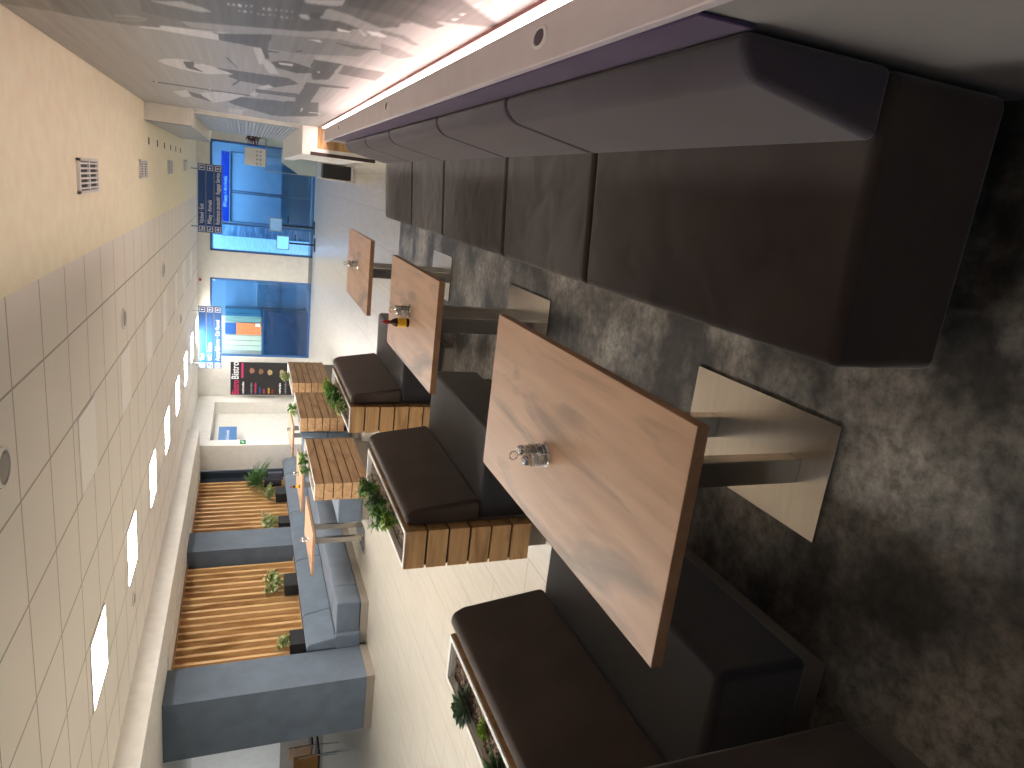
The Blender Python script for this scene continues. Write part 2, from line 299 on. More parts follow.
# ---------------------------------------------------------------- structure
YF = 18.47
struct('floor', MB().box(-13, 3, -2, 24, -.1, 0), floor_m)
struct('floor', MB().box(-1.8, .355, -1, 7.83, 0, .004), vinyl_m)
struct('ceiling', MB().box(-5.4, -.72, -1, YF, 2.72, 2.8), tile_m)
struct('ceiling', MB().box(-.72, 3, -1, YF, 2.72, 2.8), warm_m)
struct('ceiling', MB().box(-13, -5.4, 1, 14.9, 2.49, 2.8), wall_m)
struct('wall_right', MB().box(.62, .8, -1, 9.2, 0, 2.72), wall_m)
struct('wall_right', MB().box(.63, .8, 9.2, 14.2, 0, 2.72), wall_m)
struct('wall_right', MB().box(2.2, 2.3, 14.2, YF, 0, 2.72), wall_m)
struct('wall_right', MB().box(.8, 2.2, 14.1, 14.2, 0, 2.72), wall_m)
struct('wall_low', MB().box(.355, .44, -1, 7.1, 0, .925), mat('low_wall_paint', '9A9694', .75))
struct('trim_1', MB().box(.348, .466, -1, 7.1, .925, .95).box(.44, .62, -1, 9.2, .70, .72), mat('ledge_laminate', 'D6CCD0', .45), bevel=.004)
struct('baseboard_right', MB().box(.34, .355, -1, 1.1, 0, .06), white_m)
# far wall with its two glazed openings
fw = MB().box(.62, 2.3, YF, YF + .12, 0, 2.72).box(-2.66, -2.0, YF, YF + .12, 0, 2.72).box(-5.9, -4.68, YF, YF + .12, 0, 2.72)
fw.box(-2.0, .62, YF, YF + .12, 2.43, 2.72).box(-4.68, -2.66, YF, YF + .12, 2.43, 2.72)
struct('wall_far', fw, wall_m)
struct('baseboard_far', MB().box(-2.66, -2.0, YF - .03, YF, 0, .09), grey_m)
# side wall at the left rear with a shallow alcove, and the return wall towards the booths
aw = MB().box(-6.05, -5.75, 14.9, 15.2, 0, 2.72).box(-6.05, -5.75, 17.9, YF, 0, 2.72).box(-6.05, -5.75, 15.2, 17.9, 2.3, 2.72).box(-6.25, -6.05, 14.9, YF, 0, 2.72)
struct('wall_left', aw, wall_m)
struct('ceiling', MB().box(-6.3, -5.4, 14.9, YF, 2.72, 2.8), wall_m)
struct('wall_left', MB().box(-6.32, -5.75, 14.86, 14.9, 0, 2.8), wall_m)
struct('wall_left', MB().box(-13, -6.36, 14.8, 14.9, 0, 2.8), fab_deep)
struct('wall_left', MB().box(-6.58, -6.48, 8.1, 14.8, 0, 2.49), fab_deep)
struct('wall_left', MB().box(-13, -6.58, 12.0, 12.1, .85, 2.49), wall_m)
struct('wall_left', MB().box(-13, -6.58, 11.98, 12.12, 0, .85), plinth_m)
struct('trim_2', MB().box(-6.58, -6.0, 8.17, 14.8, 2.47, 2.50), wall_m)
# rooms behind the glass
struct('wall_rear', MB().box(-6, 3, 23, 23.1, 0, 2.8).box(-2.4, -2.3, YF + .12, 23, 0, 2.8).box(-5.4, -5.3, YF + .12, 23, 0, 2.8).box(1.4, 1.5, YF + .12, 23, 0, 2.8), wall_m)
struct('ceiling', MB().box(-5.4, 1.5, YF + .12, 23, 2.8, 2.85), wall_m)
# glazed openings
def glazing(name, x0, x1, mull, rect=None):
    f = MB().box(x0, x0 + .05, YF + .02, YF + .08, 0, 2.43).box(x1 - .05, x1, YF + .02, YF + .08, 0, 2.43).box(x0, x1, YF + .02, YF + .08, 2.38, 2.43).box(x0, x1, YF + .02, YF + .08, 0, .05)
    for m_ in mull: f.box(m_ - .02, m_ + .02, YF + .02, YF + .08, .05, 2.38)
    o = struct(name, f, mat('blue_grey_frame', '3F6FA8', .4))
    o2 = MB()
    if rect:
        a, bb, c = rect; o2.box(x0 + .05, a, YF + .04, YF + .05, .05, 2.38) if a > x0 + .06 else None
        o2.box(bb, x1 - .05, YF + .04, YF + .05, .05, 2.38).box(a, bb, YF + .04, YF + .05, .05, c)
        MB().box(a, bb, YF + .04, YF + .05, c, 2.38).build('clear_pane', clear_pane, o)
    else: o2.box(x0 + .05, x1 - .05, YF + .04, YF + .05, .05, 2.38)
    o2.build('glass_pane', blue_glass, o); return o
glazing('door_1', -2.0, .62, [-1.32])
glazing('door_2', -4.68, -2.66, [], (-4.63, -3.62, 1.2))
struct('trim_3', MB().box(.28, .6, YF - .05, YF - .01, 0, .82).prism([(.28, 0), (.28, .82), (.03, .4), (.03, 0)], YF - .05, YF - .01), wall_m)
# pillars: navy upholstered piers with a pale plinth
def pillar(y0, y1, label):
    t = thing('pillar', (-6.5, (y0 + y1) / 2, 0), label, 'pillar', 'navy pillars of the booth wall'); og = tuple(t.location)
    MB().box(-6.95, -6.14, y0, y1, .1, 2.487).build('column', fab_navy, t, og, bevel=.004)
    MB().box(-6.96, -6.13, y0 - .005, y1 + .005, 0, .1).build('plinth', plinth_m, t, og)
pillar(7.47, 8.115, 'large slate blue pillar nearest the camera at the booth end, black chairs behind it')
pillar(11.05, 11.72, 'slate blue pillar between the two golden slatted panels')
# slatted panels
def slats(y0, y1, label):
    t = thing('slatted_panel', (-6.42, (y0 + y1) / 2, .77), label, 'wall panel', 'golden slatted panels'); og = tuple(t.location)
    MB().box(-6.475, -6.45, y0, y1, .77, 2.47).build('backing', wallback_m, t, og)
    mb = MB(); k = int(round((y1 - y0) / .17)); p = (y1 - y0) / k
    for i in range(k): mb.box(-6.45, -6.37, y0 + i * p, y0 + i * p + .05, .80, 2.45)
    mb.build('slats', slat_m, t, og)
    MB().box(-6.45, -6.35, y0, y1, .77, .80).build('frame_rail', boardl_m, t, og); MB().box(-6.45, -6.35, y0, y1, 2.45, 2.47).build('frame_rail', boardl_m, t, og)
slats(8.12, 11.03, 'golden slatted panel between the nearest pillar and the second pillar')
slats(11.74, 14.45, 'golden slatted panel beyond the second pillar, long grass plant at its far end')

# ---------------------------------------------------------------- ceiling fittings
def lamp(y, lab):
    t = thing('ceiling_light', (-3.955, y, 2.72), lab, 'ceiling light', 'lit square ceiling panels'); og = tuple(t.location)
    f = MB()
    for a in ((-.305, .305, -.3, -.285), (-.305, .305, .285, .3), (-.305, -.29, -.285, .285), (.29, .305, -.285, .285)): f.box(-3.955 + a[0], -3.955 + a[1], y + a[2], y + a[3], 2.708, 2.72)
    f.build('frame', white_m, t, og)
    MB().box(-4.245, -3.665, y - .285, y + .285, 2.711, 2.717).build('diffuser', panel_m, t, og)
order = ['first', 'second', 'third and nearest in view', 'fourth from the front', 'fifth', 'sixth', 'seventh', 'eighth', 'ninth', 'farthest']
for i in range(10): lamp(1.92 + 1.8 * i, 'glowing square ceiling panel above the left tables, %s' % order[i])  # first two panels are out of view, added to light the foreground
dim_m = mat('unlit_diffuser', 'FFFBF4', .5)
for i in range(7):
    o = MB().box(-2.40, -1.81, 5.52 - .285 + 1.8 * i, 5.52 + .285 + 1.8 * i, 2.712, 2.72).build('unlit_ceiling_panel', dim_m, origin=(-2.1, 5.52 + 1.8 * i, 2.72), bevel=.002)
    tag(o, 'unlit cream ceiling panel, %s in the row above the aisle' % (['nearest', 'second', 'third', 'fourth', 'fifth', 'sixth', 'farthest'][i]), 'ceiling light', 'unlit ceiling panels')
for (x, y, r, lab) in ((-1.5, 3.65, .085, 'round white ceiling speaker at the edge nearest the camera'), (-1.5, 7.29, .085, 'round white ceiling speaker, second from the camera'), (-1.5, 10.84, .085, 'round white ceiling speaker, third from the camera'), (-4.58, 7.33, .06, 'small round ceiling disc beyond the lit panels on the left'), (-2.76, 13.6, .07, 'small round smoke detector far down the aisle ceiling')):
    t = thing('ceiling_speaker' if r > .08 else 'smoke_detector', (x, y, 2.72), lab, 'ceiling fitting'); og = (0, 0, 0)
    MB().lathe([(r + .018, 0), (r + .018, -.012), (r, -.016), (r, 0)], n=28).build('rim', white_m, t, og, smooth=False)
    MB().lathe([(r, -.006), (r * .8, -.014), (.001, -.016)], n=28).build('grille', mat('speaker_grille', '9A9690', .6), t, og)
def vent(x, y, k, lab):
    t = thing('ceiling_vent', (x, y, 2.72), lab, 'vent', 'square vents in the plain ceiling strip'); og = tuple(t.location); s = .12 if k == 0 else .1; sy = .34 if k == 0 else .3
    f = MB().box(x - s, x + s, y - sy, y - sy + .04, 2.70, 2.72).box(x - s, x + s, y + sy - .04, y + sy, 2.70, 2.72).box(x - s, x - s + .02, y - sy, y + sy, 2.70, 2.72).box(x + s - .02, x + s, y - sy, y + sy, 2.70, 2.72).box(x - s, x + s, y - .02, y + .02, 2.70, 2.72)
    f.build('frame', white_m, t, og)
    MB().box(x - s + .02, x + s - .02, y - sy + .04, y + sy - .04, 2.714, 2.719).build('opening', black_m, t, og)
    sl = MB()
    for j in range(6): xx = x - s + .035 + j * (2 * s - .07) / 5; sl.box(xx - .006, xx + .006, y - sy + .04, y + sy - .04, 2.702, 2.712)
    sl.build('louvres', white_m, t, og)
for i, (x, y) in enumerate(((-.17, 5.93), (-.12, 8.95), (-.09, 12.0), (-.05, 15.0))): vent(x, y, i, 'white louvred ceiling vent, %s from the camera' % ['first', 'second', 'third', 'fourth'][i])
for i in range(6):
    y = 9.54 + .88 * i
    o = MB().box(.16, .24, y - .02, y + .02, 2.712, 2.72).build('ceiling_slot', dkmetal, origin=(.2, y, 2.72), bevel=.002)
    tag(o, 'small dark ceiling slot, %s in the row beside the bulkhead' % ['nearest', 'second', 'third', 'fourth', 'fifth', 'farthest'][i], 'ceiling fitting', 'dark ceiling slots')
t = MB().box(-2.76, -2.70, YF - .06, YF, 2.62, 2.68).build('alarm_beacon', red_m, origin=(-2.73, YF, 2.65), bevel=.01); tag(t, 'small dark red alarm high on the far wall between the glass openings', 'alarm')

# ---------------------------------------------------------------- mural
def mural():
    ny, nz = 1150, 300; y0, y1, z0, z1 = -.6, 9.2, .80, 2.718
    ys = np.linspace(y0, y1, ny); zs = np.linspace(z0, z1, nz); Y, Z = np.meshgrid(ys, zs, indexing='ij')
    rng = np.random.default_rng(3)
    st = rng.random((14, nz)); st = np.repeat(st, ny // 14 + 1, 0)[:ny]; kx = np.ones(60) / 60
    st = np.apply_along_axis(lambda a: np.convolve(a, kx, 'same'), 0, st); kz = np.ones(3) / 3; st = np.apply_along_axis(lambda a: np.convolve(a, kz, 'same'), 1, st)
    g = .50 + .10 * (st - .5)
    for v, poly in MURAL:
        P = np.array(poly); ins = np.zeros(Y.shape, bool); j = len(P) - 1
        for i in range(len(P)):
            yi, zi = P[i]; yj, zj = P[j]
            if abs(zi - zj) > 1e-9:
                c = ((zi > Z) != (zj > Z)) & (Y < (yj - yi) * (Z - zi) / (zj - zi) + yi); ins ^= c
            j = i
        g[ins] = v + .12 * (st[ins] - .5)
    g2 = g.copy()
    g2[2:-2] = (g[:-4] + g[1:-3] + g[2:-2] + g[3:-1] + g[4:]) / 5; g = g2
    g = np.clip(np.clip(g, .03, 1) ** 1.6 * 1.15, 0, .9)
    co = np.stack([np.full(Y.shape, .612), Y, Z], -1).reshape(-1, 3)
    idx = np.arange(ny * nz).reshape(ny, nz); F = np.stack([idx[:-1, :-1], idx[:-1, 1:], idx[1:, 1:], idx[1:, :-1]], -1).reshape(-1, 4)
    me = bpy.data.meshes.new('print'); me.from_pydata(co.tolist(), [], F.tolist())
    ca = me.color_attributes.new('print', 'FLOAT_COLOR', 'POINT'); gg = g.reshape(-1)
    ca.data.foreach_set('color', np.stack([gg * 1.0, gg * .985, gg * 1.0, np.ones_like(gg)], -1).reshape(-1).astype('f4'))
    m = mat('mural_print', 'FFFFFF', .45); n, l, b = nodes(m); a = n.new('ShaderNodeAttribute'); a.attribute_name = 'print'; l.new(a.outputs[0], b.inputs['Base Color'])
    me.materials.append(m)
    t = thing('wall_mural', (.62, 4.3, .80), 'long black and white airfield photograph with propeller planes covering the wall above the sofa', 'mural')
    o = bpy.data.objects.new('print', me); COL.objects.link(o); o.parent = t; o.location = (-.62, -4.3, -.80)
    MB().box(.613, .6199, y0, y1, z0, z1).build('board', white_m, t, tuple(t.location))
mural()
t = thing('light_strip', (.6, 4, .72), 'glowing light strip along the ledge at the foot of the mural', 'light strip'); og = tuple(t.location)
MB().box(.59, .612, -.6, 9.0, .72, .786).build('tube', led_m, t, og)
MB().box(.598, .612, -.6, 9.0, .784, .802).build('profile', mat('rose_profile', '8A5A58', .5), t, og)
for i, y in enumerate((1.78, 3.89, 5.96)):
    t = thing('cable_grommet', (.412, y, .95), 'oval cable grommet in the white ledge, %s' % ['nearest the camera', 'middle one', 'farthest one'][i], 'cable grommet', 'grommets in the ledge'); 
    r = MB().lathe([(.032, 0), (.032, .004), (.024, .006), (.022, .002)], n=20).build('rim', white_m, t, smooth=False); r.scale = (.9, 1.5, 1)
    h = MB().lathe([(.022, .001), (.022, .0035), (.001, .0035)], n=20).build('hole', mat('mauve_hole', '5A4658', .6), t); h.scale = (.9, 1.5, 1)

# ---------------------------------------------------------------- long sofa under the mural
sofa = thing('sofa', (.05, 3.8, 0), 'long dark grey brown upholstered sofa running under the mural on the right', 'sofa'); og = tuple(sofa.location)
ys = [1.11, 2.36, 3.30, 4.48, 5.42, 6.55]
MB().box(-.225, .33, 1.2, 6.48, .005, .10).build('plinth', plinth_dk, sofa, og)
MB().box(.345, .3545, 1.112, 6.55, .80, .925).build('back_panel', fab_plum, sofa, og, bevel=.004)
def cushion(y0, y1, name, prof, m, bev, crease=0):
    mb = MB().prism(prof, y0, y1); o = mb.build(name, m, sofa, og); 
    bm = bmesh.new(); bm.from_mesh(o.data); bmesh.ops.bevel(bm, geom=[e for e in bm.edges], offset=bev, segments=5, profile=.5, affect='EDGES'); bm.to_mesh(o.data); bm.free()
    o.data.polygons.foreach_set('use_smooth', [True] * len(o.data.polygons)); wn = o.modifiers.new('wn', 'WEIGHTED_NORMAL'); wn.keep_sharp = False
    return o
def creased_mat():
    m = mat('creased_taupe_velour', '3E3633', .95, var='48403C', vscale=3.5, sheen=.5, spec=.15); n, l, b = nodes(m)
    mp = n.new('ShaderNodeMapping'); mp.inputs['Scale'].default_value = (2.4, 2.0, 1); l.new(n['Texture Coordinate'].outputs['Object'], mp.inputs[0])
    nz = n.new('ShaderNodeTexNoise'); nz.inputs['Scale'].default_value = 2.2; nz.inputs['Detail'].default_value = 1; nz.inputs['Distortion'].default_value = .5; l.new(mp.outputs[0], nz.inputs[0])
    bp = n.new('ShaderNodeBump'); bp.inputs['Strength'].default_value = .4; bp.inputs['Distance'].default_value = .03; l.new(nz.outputs[0], bp.inputs['Height']); l.new(bp.outputs[0], b.inputs['Normal']); return m
cre = creased_mat()
for i in range(5):
    a, c = ys[i] + (.0 if i == 0 else .004), ys[i + 1] - .004
    cushion(a, c, 'seat_cushion', [(-.278, .10), (-.278, .425), (.215, .455), (.342, .455), (.342, .10)], cre, .028)
    cushion(a, c, 'back_cushion', [(.20, .455), (.262, .785), (.30, .822), (.344, .822), (.344, .455)], fab_back, .02)

# ---------------------------------------------------------------- booth benches facing the sofa
def bench(y0, y1, lab, mir=None, x_off=0):
    """bench with its backrest on the aisle side; y0 near end, y1 far end"""
    X = (lambda x: x) if mir is None else (lambda x: mir - x)
    t = thing('bench', (X(-1.45), (y0 + y1) / 2, 0), lab, 'bench'); og = tuple(t.location); sm, bk = (fab_br, fab_br) if mir is None else (fab_navy, fab_navy)
    def bx(x0, x1, a, c, z0, z1): x0, x1 = sorted((X(x0), X(x1))); return MB().box(x0, x1, a, c, z0, z1)
    bx(-1.71, -1.235 if mir is None else -.93, y0 + .03, y1 - .03, 0, .10).build('plinth', plinth_dk if mir is None else plinth_m, t, og)
    bx(-1.71, -1.185 if mir is None else -.91, y0 + .003, y1 - .003, .10, .425).build('seat', sm if mir is not None else fab_seat, t, og, bevel=.028, seg=4)
    pr = [(X(a), b_) for a, b_ in ((-1.585, .427), (-1.635, .785), (-1.66, .838), (-1.72, .838), (-1.72, .427))]
    if mir is not None: pr = pr[::-1]
    o = MB().prism(pr, y0, y1).build('backrest', bk, t, og, bevel=.028, seg=5)
    bx(-1.722, -1.712, y0 + .02, y1 - .02, .1, .42).build('back_board', plinth_dk, t, og)
    return t
fab_seat = mat('charcoal_seat_velour', '2A2A2D', .8, var='36363A', vscale=3, bump=.2, bscale=200, sheen=.5, spec=.25)
bench(1.23, 2.34, 'dark brown velour bench nearest the camera, behind the nearest oak table')
bench(3.2, 4.43, 'dark brown velour bench in the middle of the row, its oak end boards in view')
bench(5.3, 6.57, 'dark brown velour bench farthest in the row beside the middle table')
o = MB().box(-1.93, -1.25, -.4, 1.08, .1, .86).build('bench_divider', fab_br, origin=(-1.6, .3, 0), bevel=.02, seg=3)
tag(o, 'black upholstered bench block at the bottom corner nearest the camera', 'bench')
MB().box(-1.9, -1.27, -.38, 1.06, 0, .1).build('plinth', plinth_dk, o, tuple(o.location))

def planter(x0, x1, y0, y1, lab, grain, z0=.2, z1=.842):
    t = thing('planter', ((x0 + x1) / 2, (y0 + y1) / 2, 0), lab, 'planter'); og = tuple(t.location); cl = MB(); h = (z1 - z0 + .012) / 6
    for i in range(6): cl.box(x0, x1, y0, y1, z0 + i * h, z0 + (i + 1) * h - .012)
    # open top board ring replaced by four strips so that the trough stays hollow
    cl = MB()
    for i in range(6):
        a, c = z0 + i * h, z0 + (i + 1) * h - .012
        cl.box(x0, x1, y0, y0 + .02, a, c).box(x0, x1, y1 - .02, y1, a, c).box(x0, x0 + .02, y0 + .02, y1 - .02, a, c).box(x1 - .02, x1, y0 + .02, y1 - .02, a, c)
    cl.build('board_cladding', grain, t, og)
    MB().box(x0 + .012, x1 - .012, y0 + .012, y1 - .012, z0 + .005, z1 - .07).build('core', back_m, t, og)
    tr = MB(); e = .026; q = .003
    r_ = .022; tr.box(x0 + .001, x1 - .001, y0 + .001, y0 + r_, z1, z1 + .007).box(x0 + .001, x1 - .001, y1 - r_, y1 - .001, z1, z1 + .007).box(x0 + .001, x0 + r_, y0 + r_, y1 - r_, z1, z1 + .007).box(x1 - r_, x1 - .001, y0 + r_, y1 - r_, z1, z1 + .007)
    q = .021; tr.box(x0 + q, x1 - q, y0 + q, y0 + e, z1 - .06, z1).box(x0 + q, x1 - q, y1 - e, y1 - q, z1 - .06, z1).box(x0 + q, x0 + e, y0 + e, y1 - e, z1 - .06, z1).box(x1 - e, x1 - q, y0 + e, y1 - e, z1 - .06, z1)
    tr.build('tray', tray_m, t, og, bevel=.002)
    gv = MB(); nx, nyy = 14, int((y1 - y0) / .012)
    idx = {}
    for i in range(nx + 1):
        for j in range(nyy + 1):
            gv.v.append((x0 + e + (x1 - x0 - 2 * e) * i / nx, y0 + e + (y1 - y0 - 2 * e) * j / nyy, z1 - .022 + random.uniform(-.005, .005)))
    for i in range(nx):
        for j in range(nyy): k = i * (nyy + 1) + j; gv.f.append((k, k + 1, k + nyy + 2, k + nyy + 1))
    g = gv.build('gravel', gravel_m, t, og); g['kind'] = 'stuff'
    MB().box(x0 + .05, x1 - .03, y0 + .05, y1 - .05, 0, z0).build('plinth', plinth_m, t, og)
    return t
planter(-1.935, -1.725, 1.15, 2.28, 'oak planter trough behind the bench nearest the camera, sparse succulents in pebbles', board_m, z0=.13)
planter(-1.945, -1.725, 3.15, 4.36, 'oak boarded planter trough behind the middle velour bench', board_m, z0=.13)
planter(-1.945, -1.725, 5.25, 6.47, 'oak boarded planter trough behind the farthest velour bench', board_m, z0=.13)

# ---------------------------------------------------------------- left aisle: planters with slate blue benches
def aisle(x1, y0, y1, b0, b1, i):
    nm = ['nearest the camera', 'in the middle', 'farthest away'][i]
    planter(-3.66, -3.45, y0, y1, 'pale oak slatted planter of the left aisle row, %s' % nm, boardl_m)
    return bench(b0, b1, 'slate blue bench behind the pale oak planter %s' % nm, mir=-5.39)
aisle(0, 7.6, 9.1, 8.55, 9.75, 0); aisle(0, 9.97, 11.3, 9.97, 11.45, 1); aisle(0, 11.85, 13.3, 11.85, 13.5, 2)
wb = thing('wall_bench', (-5.9, 11.4, 0), 'long slate blue upholstered bench along the slatted wall', 'bench'); og = tuple(wb.location)
MB().box(-6.14, -5.5, 8.18, 14.7, 0, .10).build('plinth', plinth_m, wb, og)
for a, c in ((8.2, 8.64), (8.64, 10.1), (10.1, 11.4), (11.4, 12.8), (12.8, 14.65)):
    MB().box(-6.0, -5.5, a + .003, c - .003, .10, .425).build('seat', fab_navy, wb, og, bevel=.025, seg=3)
for a, c in ((8.12, 8.83), (8.83, 10.35), (10.35, 12.1), (12.1, 13.9), (13.9, 14.75)):
    MB().prism([(-6.35, .427), (-5.97, .427), (-6.03, .77), (-6.08, .81), (-6.35, .81)] if 8.2 < a < 11 and False else [(-6.135, .427), (-5.97, .427), (-6.04, .77), (-6.08, .81), (-6.135, .81)], a + .003, c - .003).build('backrest', fab_navy, wb, og, bevel=.02, seg=3)
MB().box(-6.35, -6.137, 8.12, 11.03, .1, .79).box(-6.35, -6.137, 11.74, 14.6, .1, .79).build('rear_shelf', fab_deep, wb, og)
MB().box(-6.14, -5.95, 8.12, 8.2, .1, .43).build('end_gusset', fab_navy, wb, og, bevel=.01)

# ---------------------------------------------------------------- tables
def table(cx, cy, L, W, lab, pl=(.38, .70)):
    t = thing('table', (cx, cy, 0), lab, 'table'); 
    MB().box(-W / 2, W / 2, -L / 2, L / 2, .718, .75).build('tabletop', oak_m, t, bevel=.0015, seg=1)
    e = MB().box(-W / 2 - .0012, W / 2 + .0012, -L / 2 - .0012, -L / 2, .7185, .7495).box(-W / 2 - .0012, W / 2 + .0012, L / 2, L / 2 + .0012, .7185, .7495).box(-W / 2 - .0012, -W / 2, -L / 2, L / 2, .7185, .7495).box(W / 2, W / 2 + .0012, -L / 2, L / 2, .7185, .7495)
    e.build('edge_band', oak_edge_m, t)
    MB().box(-pl[0] / 2, pl[0] / 2, -pl[1] / 2, pl[1] / 2, .004, .014).build('base_plate', steel_m, t, bevel=.002)
    for s in (-1, 1): MB().box(-.04, .04, s * .205 - .03, s * .205 + .03, .014, .705).build('leg', steel_m, t, bevel=.003)
    MB().box(-.12, .12, -.3, .3, .705, .718).build('top_bracket', steel_m, t)
    return t
table(-.715, 1.755, 1.26, .60, 'oak topped table nearest the camera on two flat steel legs')
table(-.712, 3.865, 1.19, .58, 'oak topped table in the middle of the sofa row with the sauce bottle on it', (.38, .66))
table(-.70, 5.92, 1.2, .58, 'oak topped table at the far end of the sofa row', (.38, .62))
for cy, nm in ((9.1, 'nearest the camera'), (11.0, 'in the middle'), (13.35, 'farthest away')):
    table(-4.9, cy, 1.2, .62, 'oak topped table of the left booth row, %s' % nm)

# ---------------------------------------------------------------- things on the tables
def cruet(x, y, where):
    z = .7502
    t = thing('cruet_stand', (x, y, z), 'chrome cruet stand on the %s' % where, 'cruet stand', 'cruet stands on the tables')
    m = MB().lathe([(.001, .0), (.046, 0), (.048, .003), (.044, .007), (.001, .007)], n=24).build('tray', chrome_m, t, smooth=False); m.scale = (.8, 1, 1)
    r = MB()
    for zz in (.02, .042): r.tube([(.0375 * math.cos(a), .047 * math.sin(a), zz) for a in [k * math.pi / 12 for k in range(25)]], .0014, 6)
    for a in range(6): r.tube([(.0375 * math.cos(a * math.pi / 3), .047 * math.sin(a * math.pi / 3), .005), (.0375 * math.cos(a * math.pi / 3), .047 * math.sin(a * math.pi / 3), .043)], .0014, 6)
    r.build('rail', chrome_m, t)
    MB().tube([(0, 0, .006), (0, 0, .095)], .002, 8).tube([(.014 * math.sin(a), 0, .105 - .014 * math.cos(a)) for a in [k * math.pi / 8 for k in range(17)]], .002, 6).build('handle', chrome_m, t)
    for k, (dx, nm) in enumerate(((-.024, 'left'), (.024, 'right'))):
        s = thing('salt_shaker' if k == 0 else 'pepper_shaker', (x + dx * .35, y + dx, z + .008), '%s shaker on the %s' % (('white glass salt' if k == 0 else 'grey glass pepper'), where), 'shaker', 'shakers on the tables')
        MB().lathe([(.0155, 0), (.017, .004), (.017, .05), (.014, .056), (.013, .05), (.015, .045), (.015, .004), (.001, .003)], n=16).build('glass_body', glass_m, s, smooth=True)
        MB().lathe([(.001, .004), (.0145, .004), (.0145, .034), (.001, .036)], n=14).build('filling', salt_m if k == 0 else mat('pepper', '5A5148', .9), s)
        MB().lathe([(.0165, .05), (.017, .062), (.013, .075), (.005, .08), (.001, .08)], n=16).build('cap', chrome_m, s, smooth=True)
cruet(-.765, 1.84, 'oak table nearest the camera'); cruet(-.68, 3.87, 'middle table beside the sauce bottle'); cruet(-.66, 5.9, 'far sofa table')
cruet(-4.98, 9.08, 'left booth table nearest the camera'); cruet(-4.82, 11.08, 'middle left booth table'); cruet(-4.85, 13.35, 'farthest left booth table')
def bottle(x, y, lab):
    s = thing('sauce_bottle', (x, y, .7502), lab, 'bottle', 'sauce bottles')
    MB().lathe([(.001, 0), (.024, 0), (.026, .004), (.026, .075), (.018, .095), (.010, .105), (.010, .118), (.001, .118)], n=18).build('glass_body', sauce_m, s, smooth=True)
    MB().lathe([(.0265, .018), (.0268, .02), (.0268, .066), (.0265, .068)], n=18).build('label_band', yel_m, s)
    MB().lathe([(.012, .112), (.012, .14), (.006, .15), (.004, .16), (.001, .16)], n=14).build('cap', red_m, s, smooth=True)
bottle(-.75, 3.86, 'brown sauce bottle with yellow label and red cap on the middle table'); bottle(-4.92, 10.78, 'small sauce bottle with red cap on the middle left booth table')

# ---------------------------------------------------------------- plants
def rosette(x, y, z, r, n, m, lab, name='succulent', el0=.15, W=.46, group=None):
    mb = MB(); 
    for i in range(n):
        f = i / n; a = i * 2.39996; el = el0 + 1.15 * f; L = r * (1.05 - .45 * f)
        mb.leaf((0, 0, .0), (math.cos(a) * math.cos(el), math.sin(a) * math.cos(el), math.sin(el)), (0, 0, 1), L, r * W, .12)
    return tag(mb.build(name, m, origin=(0, 0, 0)), lab, 'plant', group), (x, y, z)
def put(pr): o, loc = pr; o.location = loc; return o
def bush(x, y, z, r, h, n, m, lab, name, lw=.25, ll=.4, up=.7, group=None, droop=.3):
    t = thing(name, (x, y, z), lab, 'plant', group); st, lf = MB(), MB(); ns = max(5, n // 16)
    for i in range(ns):
        a = random.uniform(0, 2 * math.pi); sp = random.uniform(.15, 1) * r; hh = h * random.uniform(.65, 1)
        p0 = Vector((random.uniform(-.012, .012), random.uniform(-.012, .012), 0)); p2 = Vector((math.cos(a) * sp, math.sin(a) * sp, hh)); p1 = (p0 + p2) / 2 + Vector((0, 0, hh * .18))
        st.tube([p0, p1, p2], [.003, .0025, .0015], 5)
        for k in range(n // ns):
            tt = random.uniform(.2, 1); q = p0.lerp(p1, tt * 2) if tt < .5 else p1.lerp(p2, tt * 2 - 1)
            b_ = random.uniform(0, 2 * math.pi); d = Vector((math.cos(b_), math.sin(b_), random.uniform(-.1, 1) * up * 1.5))
            lf.leaf(q, d, (0, 0, 1), ll * h * random.uniform(.7, 1.15), lw * ll * h * random.uniform(.8, 1.2) * 2, droop)
    st.build('stem', leaf1, t); lf.build('foliage', m, t); return t
zt = .815
put(rosette(-1.90, 2.06, zt + .015, .10, 24, leaf2, 'dark grey green succulent rosette in the nearest trough, farther one'))
put(rosette(-1.83, 1.86, zt + .01, .055, 18, leaf4, 'small lime green succulent between the two dark ones in the nearest trough'))
put(rosette(-1.86, 1.68, zt + .015, .11, 28, leaf5, 'dark green spiky succulent nearest the camera in the nearest trough', W=.36))
gp = 'green tufts in the middle trough'
for i, (x, y, r, h, m) in enumerate(((-1.87, 4.03, .075, .13, leaf1), (-1.86, 3.80, .065, .11, leaf5), (-1.86, 3.62, .08, .13, leaf1), (-1.82, 3.45, .05, .09, leaf4))):
    bush(x, y, zt, r, h * 1.15, 300, m, ['bushy green spiky tuft, farthest of four in the middle trough', 'low dark green tuft, second farthest in the middle trough', 'full green spiky tuft, second nearest in the middle trough', 'small light green tuft nearest the camera in the middle trough'][i], 'tufted_plant', .09, .42, group=gp)
for i, (x, y, r, h, m) in enumerate(((-1.86, 6.2, .09, .13, leaf4), (-1.86, 5.98, .085, .13, leaf1), (-1.85, 5.76, .085, .12, leaf1), (-1.84, 5.60, .08, .10, leaf3))):
    bush(x, y, zt, r, h * 1.1, 220, m, ['yellow green tuft, farthest of four in the far trough', 'mid green tuft, second farthest in the far trough', 'dense green tuft, second nearest in the far trough', 'pale green tuft nearest the camera in the far trough'][i], 'tufted_plant', .15, .42, group='green tufts in the far trough')
